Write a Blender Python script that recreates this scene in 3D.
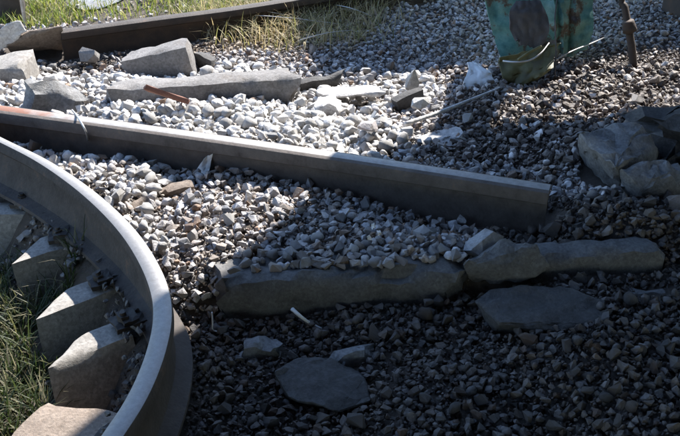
import bpy, bmesh, math, random
import numpy as np
from mathutils import Vector, Matrix, noise
R = math.radians
for o in list(bpy.data.objects): bpy.data.objects.remove(o, do_unlink=True)
scene = bpy.context.scene
C = scene.collection

# ------------------------------------------------------------------ camera
CAM_H, PITCH, FPX = 1.5, R(30), 900.0
cam_d = bpy.data.cameras.new('camera'); cam = bpy.data.objects.new('camera', cam_d); C.objects.link(cam)
cam.location = (0, 0, CAM_H); cam.rotation_euler = (R(90) - PITCH, 0, 0)
cam_d.sensor_width = 36; cam_d.lens = FPX / 680 * 36; cam_d.clip_start = .02; cam_d.clip_end = 2000
scene.camera = cam
# ------------------------------------------------------------------ sky + sun
SUN_EL, SUN_AZ = R(42), R(28)
w = bpy.data.worlds.new('World'); scene.world = w; w.use_nodes = True
nt = w.node_tree; bg = nt.nodes['Background']
sky = nt.nodes.new('ShaderNodeTexSky'); sky.sky_type = 'NISHITA'; sky.sun_disc = False
sky.sun_elevation = SUN_EL; sky.sun_rotation = SUN_AZ; sky.air_density = 1.0; sky.dust_density = .2; sky.ozone_density = 3.0
nt.links.new(sky.outputs[0], bg.inputs[0]); bg.inputs[1].default_value = 0.14
sun_dir = Vector((math.sin(SUN_AZ) * math.cos(SUN_EL), math.cos(SUN_AZ) * math.cos(SUN_EL), math.sin(SUN_EL)))
sd = bpy.data.lights.new('sun', 'SUN'); sd.energy = 5.0; sd.angle = R(.53); sd.color = (1, .955, .89)
so = bpy.data.objects.new('sun', sd); C.objects.link(so); so.location = (3, 5, 8)
so.rotation_euler = sun_dir.to_track_quat('Z', 'Y').to_euler()
scene.view_settings.view_transform = 'Standard'; scene.view_settings.look = 'None'
scene.view_settings.exposure = 1.62; scene.view_settings.gamma = 1
scene.render.engine = 'CYCLES'

rng = np.random.default_rng(7); random.seed(7)
def at(u, v, z=0.0):
    """survey helper: ground-plan point at height z for a spot noted on the photograph"""
    dx = (u - 340) / FPX; dy = (218 - v) / FPX
    d = Vector((dx, math.cos(PITCH) + dy * math.sin(PITCH), -math.sin(PITCH) + dy * math.cos(PITCH)))
    t = (z - CAM_H) / d.z
    return Vector((0, 0, CAM_H)) + d * t

# ------------------------------------------------------------------ materials
def mat(name):
    m = bpy.data.materials.new(name); m.use_nodes = True
    return m, m.node_tree, m.node_tree.nodes['Principled BSDF']
def N(t, typ, **k):
    n = t.nodes.new(typ)
    for a, b in k.items():
        if hasattr(n, a): setattr(n, a, b)
        else: n.inputs[a].default_value = b
    return n
def ramp(t, src, stops):
    r = t.nodes.new('ShaderNodeValToRGB'); e = r.color_ramp.elements
    while len(e) < len(stops): e.new(.5)
    for q, (p, c) in zip(e, stops): q.position = p; q.color = (*c, 1)
    t.links.new(src, r.inputs[0]); return r
def bump(t, b, src, strength, dist):
    n = N(t, 'ShaderNodeBump', Strength=strength, Distance=dist)
    t.links.new(src, n.inputs['Height']); t.links.new(n.outputs[0], b.inputs['Normal']); return n
def concrete(name, lo, hi, stain=(.12, .09, .065), sc=9, rough=.9, agg=.7, bs=.8):
    m, t, b = mat(name); co = N(t, 'ShaderNodeTexCoord')
    n1 = N(t, 'ShaderNodeTexNoise', Scale=sc, Detail=8, Roughness=.7); t.links.new(co.outputs['Object'], n1.inputs['Vector'])
    r1 = ramp(t, n1.outputs[0], [(.3, lo), (.7, hi)])
    n2 = N(t, 'ShaderNodeTexNoise', Scale=sc * .45, Detail=5, Roughness=.65); t.links.new(co.outputs['Object'], n2.inputs['Vector'])
    r2 = ramp(t, n2.outputs[0], [(.52, (0, 0, 0)), (.72, (1, 1, 1))])
    mx = N(t, 'ShaderNodeMix', data_type='RGBA'); t.links.new(r2.outputs[0], mx.inputs[0])
    t.links.new(r1.outputs[0], mx.inputs[6]); mx.inputs[7].default_value = (*stain, 1)
    n3 = N(t, 'ShaderNodeTexNoise', Scale=120, Detail=4, Roughness=.7); t.links.new(co.outputs['Object'], n3.inputs['Vector'])
    r3 = ramp(t, n3.outputs[0], [(.3, (.7, .7, .7)), (.7, (1.15, 1.15, 1.15))])
    m2 = N(t, 'ShaderNodeMix', data_type='RGBA', blend_type='MULTIPLY'); m2.inputs[0].default_value = 1
    t.links.new(mx.outputs[2], m2.inputs[6]); t.links.new(r3.outputs[0], m2.inputs[7])
    vo = N(t, 'ShaderNodeTexVoronoi', Scale=110); t.links.new(co.outputs['Object'], vo.inputs['Vector'])
    rv = ramp(t, vo.outputs['Color'], [(.1, (.72, .70, .68)), (.9, (1.18, 1.18, 1.18))]); m3 = N(t, 'ShaderNodeMix', data_type='RGBA', blend_type='MULTIPLY'); m3.inputs[0].default_value = agg
    t.links.new(m2.outputs[2], m3.inputs[6]); t.links.new(rv.outputs[0], m3.inputs[7])
    t.links.new(m3.outputs[2], b.inputs['Base Color']); b.inputs['Roughness'].default_value = rough
    ad = N(t, 'ShaderNodeMath', operation='ADD'); t.links.new(n1.outputs[0], ad.inputs[0])
    ml = N(t, 'ShaderNodeMath', operation='MULTIPLY'); ml.inputs[1].default_value = .35
    t.links.new(n3.outputs[0], ml.inputs[0]); t.links.new(ml.outputs[0], ad.inputs[1])
    bump(t, b, ad.outputs[0], bs, .011); return m
def rusty(name, cols, rough=.8, metal=0., sc=14, bs=.4):
    m, t, b = mat(name); co = N(t, 'ShaderNodeTexCoord')
    n1 = N(t, 'ShaderNodeTexNoise', Scale=sc, Detail=9, Roughness=.72); t.links.new(co.outputs['Object'], n1.inputs['Vector'])
    k = len(cols); r = ramp(t, n1.outputs[0], [(.28 + .44 * i / (k - 1), c) for i, c in enumerate(cols)])
    t.links.new(r.outputs[0], b.inputs['Base Color']); b.inputs['Roughness'].default_value = rough; b.inputs['Metallic'].default_value = metal
    n2 = N(t, 'ShaderNodeTexNoise', Scale=sc * 7, Detail=4); t.links.new(co.outputs['Object'], n2.inputs['Vector'])
    bump(t, b, n2.outputs[0], bs, .002); return m
def tinted(name, rough=.85, nscale=70, transl=False):
    m, t, b = mat(name); at_ = N(t, 'ShaderNodeAttribute', attribute_name='tint'); co = N(t, 'ShaderNodeTexCoord')
    n = N(t, 'ShaderNodeTexNoise', Scale=nscale, Detail=6, Roughness=.7); t.links.new(co.outputs['Object'], n.inputs['Vector'])
    r = ramp(t, n.outputs[0], [(.3, (.62, .6, .58)), (.7, (1.2, 1.2, 1.2))])
    mx = N(t, 'ShaderNodeMix', data_type='RGBA', blend_type='MULTIPLY'); mx.inputs[0].default_value = 1
    t.links.new(at_.outputs['Color'], mx.inputs[6]); t.links.new(r.outputs[0], mx.inputs[7])
    geo = N(t, 'ShaderNodeNewGeometry'); nd = N(t, 'ShaderNodeTexNoise', Scale=4.5, Detail=9, Roughness=.75); t.links.new(geo.outputs['Position'], nd.inputs['Vector'])
    rd = ramp(t, nd.outputs[0], [(.50, (0, 0, 0)), (.68, (.8, .8, .8))]); md = N(t, 'ShaderNodeMix', data_type='RGBA')
    t.links.new(rd.outputs[0], md.inputs[0]); t.links.new(mx.outputs[2], md.inputs[6]); md.inputs[7].default_value = (.17, .135, .105, 1)
    t.links.new((mx if transl else md).outputs[2], b.inputs['Base Color']); b.inputs['Roughness'].default_value = rough
    if transl:
        tr = N(t, 'ShaderNodeBsdfTranslucent'); t.links.new(at_.outputs['Color'], tr.inputs[0])
        ms = N(t, 'ShaderNodeMixShader'); ms.inputs[0].default_value = .45
        t.links.new(b.outputs[0], ms.inputs[1]); t.links.new(tr.outputs[0], ms.inputs[2])
        t.links.new(ms.outputs[0], t.nodes['Material Output'].inputs[0])
    else: bump(t, b, n.outputs[0], .9, .006)
    return m
M = {}
M['stone'] = tinted('ballast_stone', .62); M['grass'] = tinted('grass_blade', .6, 30, True)
M['sleeper'] = concrete('sleeper_concrete', (.19, .178, .162), (.34, .318, .292), bs=.35)
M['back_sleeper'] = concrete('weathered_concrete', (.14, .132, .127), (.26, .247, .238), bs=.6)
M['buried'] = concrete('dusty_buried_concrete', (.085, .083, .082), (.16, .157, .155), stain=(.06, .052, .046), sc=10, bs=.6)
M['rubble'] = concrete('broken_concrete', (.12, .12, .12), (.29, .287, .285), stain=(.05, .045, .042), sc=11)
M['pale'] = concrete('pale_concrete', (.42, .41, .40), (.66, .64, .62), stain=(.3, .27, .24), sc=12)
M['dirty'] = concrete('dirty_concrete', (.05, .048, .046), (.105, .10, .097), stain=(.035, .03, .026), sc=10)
M['brown_concrete'] = concrete('brown_concrete', (.15, .115, .09), (.27, .22, .18), sc=12)
M['rust'] = rusty('rail_rust', [(.014, .011, .009), (.036, .027, .022), (.05, .04, .034), (.11, .062, .038)], .78, 0, 16, 1.0)
M['railside'] = rusty('dusty_rail_side', [(.04, .032, .028), (.085, .07, .062), (.11, .094, .084), (.17, .12, .09)], .85, 0, 13, .9)
M['darkrust'] = rusty('dark_rust', [(.018, .014, .012), (.045, .03, .022), (.08, .045, .028)])
M['clip'] = rusty('greasy_clip', [(.012, .010, .009), (.028, .022, .018), (.045, .032, .024)], .7)
M['redrust'] = rusty('red_rust', [(.10, .04, .025), (.19, .075, .045), (.28, .13, .085)])
M['steel'] = rusty('worn_railhead', [(.165, .155, .148), (.20, .192, .186), (.245, .238, .232)], .52, .5, 90, .2)
M['dullhead'] = rusty('dull_railhead', [(.20, .185, .17), (.28, .265, .25), (.36, .345, .33)], .6, .25, 40, .25)
def rust_end(m):
    t = m.node_tree; b = t.nodes['Principled BSDF']; src = b.inputs['Base Color'].links[0].from_socket
    co = N(t, 'ShaderNodeTexCoord'); sp = N(t, 'ShaderNodeSeparateXYZ'); t.links.new(co.outputs['Object'], sp.inputs[0])
    n = N(t, 'ShaderNodeTexNoise', Scale=18, Detail=6); t.links.new(co.outputs['Object'], n.inputs['Vector'])
    a = N(t, 'ShaderNodeMath', operation='MULTIPLY_ADD'); a.inputs[1].default_value = .5; t.links.new(n.outputs[0], a.inputs[0]); t.links.new(sp.outputs[0], a.inputs[2])
    r = N(t, 'ShaderNodeMapRange'); r.inputs[1].default_value = -1.62; r.inputs[2].default_value = -1.40; r.inputs[3].default_value = 1; r.inputs[4].default_value = 0; t.links.new(a.outputs[0], r.inputs[0])
    mx = N(t, 'ShaderNodeMix', data_type='RGBA'); t.links.new(r.outputs[0], mx.inputs[0]); t.links.new(src, mx.inputs[6]); mx.inputs[7].default_value = (.22, .10, .06, 1)
    t.links.new(mx.outputs[2], b.inputs['Base Color'])
rust_end(M['dullhead'])
M['wire'] = rusty('bare_wire', [(.35, .34, .33), (.55, .54, .52)], .4, .6)
M['whitesheet'] = rusty('dirty_white_sheet', [(.45, .43, .40), (.68, .67, .65), (.78, .77, .75)], .6)
M['wood'] = rusty('old_dark_wood', [(.03, .022, .018), (.06, .045, .035), (.09, .07, .055)], .9)
M['brownpaint'] = rusty('brown_unseen_wagon_paint', [(.07, .03, .02), (.12, .05, .035), (.15, .075, .05)], .6, 0, 3)
M['darkbrown'] = rusty('dark_brown_blocker_paint', [(.025, .016, .013), (.04, .025, .02), (.055, .035, .028)], .7, 0, 3)
M['greyplate'] = rusty('grey_scorched_plate', [(.03, .03, .033), (.06, .058, .063), (.09, .088, .092)], .6)
M['olive'] = rusty('olive_scraped_metal', [(.05, .035, .015), (.11, .10, .035), (.17, .15, .07)], .6)
def green_paint():
    m, t, b = mat('green_wagon_paint'); co = N(t, 'ShaderNodeTexCoord')
    n1 = N(t, 'ShaderNodeTexNoise', Scale=6, Detail=8, Roughness=.75); t.links.new(co.outputs['Object'], n1.inputs['Vector'])
    r = ramp(t, n1.outputs[0], [(.3, (.025, .065, .06)), (.44, (.07, .19, .175)), (.53, (.13, .27, .24)), (.57, (.11, .085, .06)), (.64, (.045, .03, .022)), (.75, (.05, .12, .11))])
    t.links.new(r.outputs[0], b.inputs['Base Color']); b.inputs['Roughness'].default_value = .5
    n2 = N(t, 'ShaderNodeTexNoise', Scale=60, Detail=4); t.links.new(co.outputs['Object'], n2.inputs['Vector'])
    bump(t, b, n2.outputs[0], .3, .002); return m
M['green'] = green_paint()
def ground_mat():
    m, t, b = mat('soil'); co = N(t, 'ShaderNodeTexCoord')
    n1 = N(t, 'ShaderNodeTexNoise', Scale=5, Detail=10, Roughness=.75); t.links.new(co.outputs['Object'], n1.inputs['Vector'])
    r = ramp(t, n1.outputs[0], [(.3, (.035, .028, .023)), (.55, (.07, .056, .045)), (.75, (.13, .105, .085))])
    t.links.new(r.outputs[0], b.inputs['Base Color']); b.inputs['Roughness'].default_value = .95
    n2 = N(t, 'ShaderNodeTexNoise', Scale=80, Detail=6, Roughness=.7); t.links.new(co.outputs['Object'], n2.inputs['Vector'])
    bump(t, b, n2.outputs[0], .8, .01); return m
M['soil'] = ground_mat()
M['path'] = concrete('path_grit', (.16, .165, .18), (.26, .27, .29), sc=20)

# ------------------------------------------------------------------ mesh helpers
def link(name, me, m=None, parent=None):
    o = bpy.data.objects.new(name, me); C.objects.link(o)
    if m is not None and not me.materials: me.materials.append(m)
    if parent: o.parent = parent
    return o
def from_bm(name, bm, m=None, parent=None, smooth=False, sharp=None):
    me = bpy.data.meshes.new(name)
    if sharp is not None:
        for e in bm.edges:
            if len(e.link_faces) == 2 and e.calc_face_angle(0) > R(sharp): e.smooth = False
        for f in bm.faces: f.smooth = True
    elif smooth:
        for f in bm.faces: f.smooth = True
    bm.to_mesh(me); bm.free(); return link(name, me, m, parent)
def tag(o, label=None, cat=None, group=None, kind=None):
    if label: o['label'] = label
    if cat: o['category'] = cat
    if group: o['group'] = group
    if kind: o['kind'] = kind
    return o
def thing(name, loc, label, cat, group=None):
    o = bpy.data.objects.new(name, None); C.objects.link(o); o.location = loc; o.empty_display_size = .1
    return tag(o, label, cat, group)
def local(o, root):
    """mesh given in world coordinates -> child of root"""
    o.data.transform(Matrix.Translation(-Vector(root.location))); o.parent = root; return o
def nz(p, s=1., k=0.):
    return noise.noise(Vector((p[0] * s + k, p[1] * s - k * .7, p[2] * s + k * 1.3)))
def rough_box(frame, L, W, H, rough=.004, chip=.012, seed=0., cuts=None, end_taper=0., top_taper=.0, break0=0., break1=0., sag=0., skew=0.):
    """box along local x (0..L), back y (0..W), down z (-H..0), with chipped edges, optional ragged broken ends"""
    bm = bmesh.new(); n = (max(4, int(L / .03)), max(3, int(W / .03)), max(3, int(H / .03)))
    n = tuple(min(q, 34) for q in n); vs = {}
    def V(i, j, k):
        if (i, j, k) in vs: return vs[i, j, k]
        x, y, z = L * i / n[0], W * j / n[1], -H * k / n[2]
        fx, fy, fz = i / n[0], j / n[1], k / n[2]
        y = W / 2 + (y - W / 2) * (1 - top_taper * (1 - fz))
        x = L / 2 + (x - L / 2) * (1 - end_taper * (1 - fz))
        z -= sag * math.sin(math.pi * fx); x += skew * fy * (1 - fx)
        p = Vector((x, y, z)); s = seed * 3.17
        ed = sum((i in (0, n[0]), j in (0, n[1]), k in (0, n[2])))
        p += Vector((nz(p, 9, s), nz(p, 9, s + 5), nz(p, 9, s + 9))) * rough * 2.2 + Vector((nz(p, 30, s), nz(p, 30, s + 5), nz(p, 30, s + 9))) * rough
        if ed >= 2:
            c = Vector((L / 2, W / 2, -H / 2)); d = Vector(((c.x - p.x) if i in (0, n[0]) else 0, (c.y - p.y) if j in (0, n[1]) else 0, (c.z - p.z) if k in (0, n[2]) else 0))
            q = max(0, nz(p, 12, s + 20) + .12); p += d.normalized() * (.3 + q * 1.9) * chip * (1.3 if ed == 3 else 1)
        if break0: p.x += break0 * (1 - fx) ** 2 * (nz((0, y * 1., z), 11, s + 31) * 1.6 + .3 + .5 * nz((0, y, z), 40, s + 3))
        if break1: p.x -= break1 * fx ** 2 * (nz((0, y * 1., z), 11, s + 37) * 1.6 + .3 + .5 * nz((0, y, z), 40, s + 7))
        vs[i, j, k] = bm.verts.new(frame @ p); return vs[i, j, k]
    a, b, c = n
    for i in range(a):
        for j in range(b):
            bm.faces.new((V(i, j, 0), V(i + 1, j, 0), V(i + 1, j + 1, 0), V(i, j + 1, 0)))
            bm.faces.new((V(i, j, c), V(i, j + 1, c), V(i + 1, j + 1, c), V(i + 1, j, c)))
    for i in range(a):
        for k in range(c):
            bm.faces.new((V(i, 0, k), V(i, 0, k + 1), V(i + 1, 0, k + 1), V(i + 1, 0, k)))
            bm.faces.new((V(i, b, k), V(i + 1, b, k), V(i + 1, b, k + 1), V(i, b, k + 1)))
    for j in range(b):
        for k in range(c):
            bm.faces.new((V(0, j, k), V(0, j + 1, k), V(0, j + 1, k + 1), V(0, j, k + 1)))
            bm.faces.new((V(a, j, k), V(a, j, k + 1), V(a, j + 1, k + 1), V(a, j + 1, k)))
    bmesh.ops.recalc_face_normals(bm, faces=bm.faces[:])
    return bm
HULLS = []
CLEAR = []     # (frame inverse, L, W, margin, top z): footprints the loose stones keep off
def beam(name, p0, p1, W, H, m, label=None, cat=None, roll=0., clear=.0, group=None, **k):
    """slab whose top front edge runs p0 -> p1, going back W and down H; origin at its base"""
    p0, p1 = Vector(p0), Vector(p1); X = (p1 - p0).normalized(); L = (p1 - p0).length
    Y = Vector((0, 0, 1)).cross(X).normalized(); Z = X.cross(Y).normalized()
    F = Matrix((X, Y, Z)).transposed().to_4x4(); F = Matrix.Translation(p0) @ F @ Matrix.Rotation(roll, 4, 'X')
    o = from_bm(name, rough_box(F, L, W, H, **k), m, sharp=38)
    base = F @ Vector((L / 2, W / 2, -H)); o.data.transform(Matrix.Translation(-base)); o.location = base
    if label: tag(o, label, cat, group)
    CLEAR.append((F.inverted(), L, W, H, (k.get('break0', 0), k.get('break1', 0)))); o['_f'] = 0; del o['_f']
    return o
def tube(name, pts, r, m, parent=None, seg=8, taper=None):
    pts = [Vector(p) for p in pts]; bm = bmesh.new(); rings = []
    for i, p in enumerate(pts):
        t = (pts[min(i + 1, len(pts) - 1)] - pts[max(i - 1, 0)]).normalized()
        a = t.cross(Vector((.3, .2, 1) if abs(t.z) < .9 else (1, 0, .1))).normalized(); b = t.cross(a)
        rr = r if taper is None else r * (1 + (taper - 1) * i / (len(pts) - 1))
        rings.append([bm.verts.new(p + (a * math.cos(q) + b * math.sin(q)) * rr) for q in [2 * math.pi * s / seg for s in range(seg)]])
    for A, B in zip(rings, rings[1:]):
        for s in range(seg): bm.faces.new((A[s], A[(s + 1) % seg], B[(s + 1) % seg], B[s]))
    bm.faces.new(rings[0][::-1]); bm.faces.new(rings[-1]); bmesh.ops.recalc_face_normals(bm, faces=bm.faces[:])
    o = from_bm(name, bm, m, smooth=True)
    if parent: local(o, parent)
    return o
def smooth_line(pts, n=60):
    pts = [Vector(p) for p in pts]; out = []
    for i in range(len(pts) - 1):
        p0, p1, p2, p3 = pts[max(i - 1, 0)], pts[i], pts[i + 1], pts[min(i + 2, len(pts) - 1)]
        k = max(2, n // (len(pts) - 1))
        for s in range(k):
            t = s / k; out.append(.5 * ((2 * p1) + (p2 - p0) * t + (2 * p0 - 5 * p1 + 4 * p2 - p3) * t * t + (3 * p1 - p0 - 3 * p2 + p3) * t ** 3))
    out.append(pts[-1]); return out
def sweep(name, line, prof, m, root, m2=None, lean=0.):
    """profile (across, up) swept along line; faces near the running surface take m2"""
    bm = bmesh.new(); rings = []
    for i, p in enumerate(line):
        t = (line[min(i + 1, len(line) - 1)] - line[max(i - 1, 0)]).normalized()
        a = t.cross(Vector((0, 0, 1))).normalized(); b = a.cross(t)
        le = lean(i / (len(line) - 1)) if callable(lean) else lean
        a, b = a * math.cos(le) + b * math.sin(le), b * math.cos(le) - a * math.sin(le)
        rings.append([bm.verts.new(p + a * x + b * z) for x, z in prof])
    n = len(prof); zt = max(z for x, z in prof)
    for A, B in zip(rings, rings[1:]):
        for s in range(n):
            f = bm.faces.new((A[s], A[(s + 1) % n], B[(s + 1) % n], B[s]))
            if m2 and prof[s][1] > zt - .0055 and prof[(s + 1) % n][1] > zt - .0055: f.material_index = 1
    bm.faces.new(rings[0][::-1]); bm.faces.new(rings[-1]); bmesh.ops.recalc_face_normals(bm, faces=bm.faces[:])
    o = from_bm(name, bm, m, sharp=32)
    if m2: o.data.materials.append(m2)
    return local(o, root)
HEAD = [(-.0355, -.036), (-.0365, -.012), (-.033, -.005), (-.02, -.0012), (0, 0), (.02, -.0012), (.033, -.005), (.0365, -.012), (.0355, -.036), (.012, -.047), (-.012, -.047)]
WEB = [(-.011, -.044), (-.0085, -.07), (-.0085, -.125), (-.013, -.145), (.013, -.145), (.0085, -.125), (.0085, -.07), (.011, -.044)]
FOOT = [(-.075, -.172), (-.075, -.161), (-.02, -.147), (-.011, -.141), (.011, -.141), (.02, -.147), (.075, -.161), (.075, -.172)]
RAILS = []
def rail(name, line, label, top, lean=0., side='rust', kx=(1, 1), kz=1.):
    base = min(line, key=lambda p: p.z).copy(); base.z -= .172 * kz
    r = thing(name, base, label, 'rail')
    sweep('rail_head', line, [(a * kx[0], b * kz) for a, b in HEAD], M[side], r, top, lean); sweep('rail_web', line, [(a, b * kz) for a, b in WEB], M[side], r, None, lean); sweep('rail_foot', line, [(a * kx[1], b * kz) for a, b in FOOT], M[side], r, None, lean)
    RAILS.append(np.array([tuple(p) for p in line])); return r

# ------------------------------------------------------------------ ground shape
curve_px = [(-95, 96), (-45, 116), (0, 138), (40, 158), (75, 181), (105, 206), (130, 233), (149, 263), (160, 292), (162, 318), (157, 345), (147, 374), (132, 404), (108, 440), (75, 490)]
curve_line = smooth_line([at(u, v, .17) for u, v in curve_px], 120)
loose_line = smooth_line([at(-45, 101, .17), at(0, 107.5, .17), at(130, 125, .17), at(300, 149, .172), at(440, 170, .17), at(550, 187, .165)], 40)
back_line = smooth_line([at(60, 30, .15), at(150, 18, .15), at(235, 7, .15), at(330, -8, .15), at(480, -32, .15)], 24)
CL = np.array([tuple(p) for p in curve_line]); LL = np.array([tuple(p) for p in loose_line])
def nearest(line, x, y):
    d = np.hypot(line[None, :, 0] - x[:, None], line[None, :, 1] - y[:, None]); i = d.argmin(1); return d[np.arange(len(x)), i], i
def side_of(line, x, y):
    d, i = nearest(line, x, y); i = np.clip(i, 1, len(line) - 2)
    tx, ty = line[i + 1, 0] - line[i - 1, 0], line[i + 1, 1] - line[i - 1, 1]
    return d * np.sign(tx * (y - line[i, 1]) - ty * (x - line[i, 0]))   # + = left of travel
def sstep(a, b, x): t = np.clip((x - a) / (b - a), 0, 1); return t * t * (3 - 2 * t)
def ground_h(x, y):
    x = np.asarray(x, float).ravel(); y = np.asarray(y, float).ravel()
    near = (np.abs(x) < 6) & (y > -2) & (y < 9)
    f = np.clip(1 - np.maximum(np.maximum(np.abs(x) - 4, y - 6.5), 0 - y) / 2, 0, 1)
    h = .022 * np.sin(3.1 * x + 1.3 * y + .5) * np.sin(2.7 * y - 1.1 * x) + .012 * np.sin(9 * x - 4 * y) * np.sin(8 * y + 3 * x)
    h = h * f
    idx = np.where(near)[0]
    if len(idx):
        xs, ys = x[idx], y[idx]
        s = side_of(CL, xs, ys)                 # travel runs away from upper left to lower; inner (left) side is negative
        inn = sstep(.07, .20, -s) * sstep(3.6, 3.2, ys)
        hh = h[idx] - .16 * inn - .02 * sstep(.0, .06, -s)
        out = sstep(0, .05, s)
        # trough in front of the buried sleeper, ballast heaped behind it
        edge = 2.115 + .14 * (xs + .36)
        hh += out * sstep(-.62, -.35, xs) * (.062 * sstep(edge - .02, edge + .12, ys) * sstep(3.0, 2.7, ys + .33 * (xs)) - .055 * sstep(edge + .03, edge - .04, ys) * sstep(.75, .4, xs) - .02 * sstep(edge + .02, edge - .1, ys) * sstep(.4, .75, xs))
        ls = side_of(LL, xs, ys)
        hh -= (.01 + .02 * sstep(-.5, .1, xs) + .06 * sstep(.0, .5, xs)) * sstep(.09, .02, ls) * sstep(-.34, -.1, ls) * out * sstep(.78, .60, xs)
        hh += .075 * sstep(.06, .2, ls) * sstep(.95, .3, ls) * sstep(.75, .2, xs)
        hh += .04 * sstep(-.55, -.8, xs) * sstep(-.03, -.075, ls) * sstep(.03, .08, s) * sstep(3.4, 3.2, ys)
        # heap below the torn panel
        hh += .05 * np.exp(-(((xs - .62) / .17) ** 2 + ((ys - 3.45) / .25) ** 2))
        hh += .05 * np.exp(-(((xs - 1.15) / .5) ** 2 + ((ys - 2.6) / .5) ** 2))
        h[idx] = hh
    return h
def H1(x, y): return float(ground_h([x], [y])[0])
def axis(lo, hi, step, far):
    a = list(np.arange(lo, hi + 1e-6, step)); s = step
    p = [hi]; q = [lo]
    while p[-1] < far: s *= 1.35; p.append(p[-1] + s); q.append(q[-1] - s)
    return np.array(q[:0:-1] + a + p[1:])
gx = axis(-2.8, 3.0, .03, 400); gy = axis(.6, 6.2, .03, 400)
XX, YY = np.meshgrid(gx, gy); ZZ = ground_h(XX, YY).reshape(XX.shape)
nx, ny = len(gx), len(gy); ii = np.arange(nx * ny).reshape(ny, nx)
quads = np.stack([ii[:-1, :-1], ii[:-1, 1:], ii[1:, 1:], ii[1:, :-1]], -1).reshape(-1, 4)
def np_mesh(name, V, F, smooth=False, tint=None):
    me = bpy.data.meshes.new(name); V = np.asarray(V, np.float32); F = np.asarray(F, np.int32); k = F.shape[1]
    me.vertices.add(len(V)); me.vertices.foreach_set('co', V.ravel())
    me.loops.add(F.size); me.loops.foreach_set('vertex_index', F.ravel())
    me.polygons.add(len(F)); me.polygons.foreach_set('loop_start', np.arange(len(F), dtype=np.int32) * k)
    me.polygons.foreach_set('use_smooth', np.full(len(F), smooth))
    if tint is not None:
        a = me.attributes.new('tint', 'FLOAT_COLOR', 'POINT'); c = np.ones((len(V), 4), np.float32); c[:, :3] = tint; a.data.foreach_set('color', c.ravel())
    me.update(calc_edges=True); me.validate(); return me
ground = link('ground', np_mesh('ground', np.stack([XX.ravel(), YY.ravel(), ZZ.ravel()], -1), quads, True), M['soil']); tag(ground, kind='structure')
# pale track-side path behind the far rail
pa = bmesh.new(); pl = [at(68, 10), at(84, 14), at(100, 12), at(118, 4), at(140, -10), at(122, -14), at(96, -4), at(74, 3)]
f = pa.faces.new([pa.verts.new((p.x, p.y, H1(p.x, p.y) + .012)) for p in pl]); path = from_bm('path', pa, M['path']); tag(path, kind='structure')

# ------------------------------------------------------------------ rails
rail('curved_rail', curve_line, 'bent steel rail curving down the left side over the concrete sleepers', M['steel'], lambda t: R(24) * (1 - min(1, max(0, (t - .15) / .42))) - R(3), kx=(.70, .72))
lr = rail('straight_rail', loose_line, 'long straight loose rail lying across the middle, cut off at its right end', M['dullhead'], side='railside', kz=1.28)
rail('straight_rail', back_line, 'dark rusty rail at the back in front of the grass', M['rust'], side='darkrust')

# ------------------------------------------------------------------ sleepers under the curved rail
sl = [((-62, 218), (106, 208), 'rearmost concrete sleeper under the curved rail, at the left picture edge', 1),
      ((9, 265), (118, 228), 'second concrete sleeper from the back under the curved rail', 2),
      ((33, 320), (140, 280), 'middle concrete sleeper under the curved rail, beside the grass', 3),
      ((45, 368), (134, 334), 'fourth and shortest concrete sleeper under the curved rail, its block end by the grass', 4),
      ((2, 440), (122, 462), 'brownish concrete sleeper at the bottom left corner, nearest the camera', 5)]
for a, b, lab, k in sl:
    z = -.004; p0, p1 = at(*a, z), at(*b, z)
    tw = .06 if k == 5 else .46; Wd = .17; off_ = Vector((0, 0, 1)).cross((p1 - p0).normalized()) * (Wd * tw / 2)
    o = beam('concrete_sleeper', p0 - off_, p1 - off_, Wd, .24, M['brown_concrete'] if k == 5 else M['sleeper'], lab, 'sleeper', roll=R(random.uniform(-3, 3)), seed=k, end_taper=.03, top_taper=tw, skew=.02 if k == 5 else .13, chip=.006, rough=.0014, group='sleepers under the curved rail')
    X = (p1 - p0).normalized(); Y = Vector((0, 0, 1)).cross(X)
    # rail clip: bolt with a bent spring plate on the inner side of the rail foot
    arr = np.array([tuple(p) for p in curve_line]); mid = p0 + Y * .045
    best = min((mid + X * s for s in np.linspace(0, .6, 60)), key=lambda q: np.hypot(arr[:, 0] - q.x, arr[:, 1] - q.y).min())
    c = best - X * .095
    bm = bmesh.new()
    bmesh.ops.create_cone(bm, cap_ends=True, segments=6, radius1=.017, radius2=.016, depth=.018, matrix=Matrix.Translation((c.x, c.y, .028)))
    bmesh.ops.create_cone(bm, cap_ends=True, segments=12, radius1=.009, radius2=.009, depth=.05, matrix=Matrix.Translation((c.x, c.y, .022)))
    F = Matrix.Translation((c.x, c.y, .008)) @ Matrix.Rotation(random.uniform(-.5, .5), 4, 'Z') @ Matrix((X, Y, Vector((0, 0, 1)))).transposed().to_4x4()
    for sx, sz, zz in ((.085, .07, .004), (.045, .06, .014)):
        bmesh.ops.create_cube(bm, size=1, matrix=F @ Matrix.Translation((.012, 0, zz)) @ Matrix.Diagonal((sx, sz, .014, 1)))
    bmesh.ops.subdivide_edges(bm, edges=bm.edges[:], cuts=3, use_grid_fill=True)
    for v_ in bm.verts: v_.co += Vector((nz(v_.co, 40, k), nz(v_.co, 40, k + 3), nz(v_.co, 40, k + 6))) * .006
    clip = from_bm('rail_clip', bm, M['clip']); local(clip, o)

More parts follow.
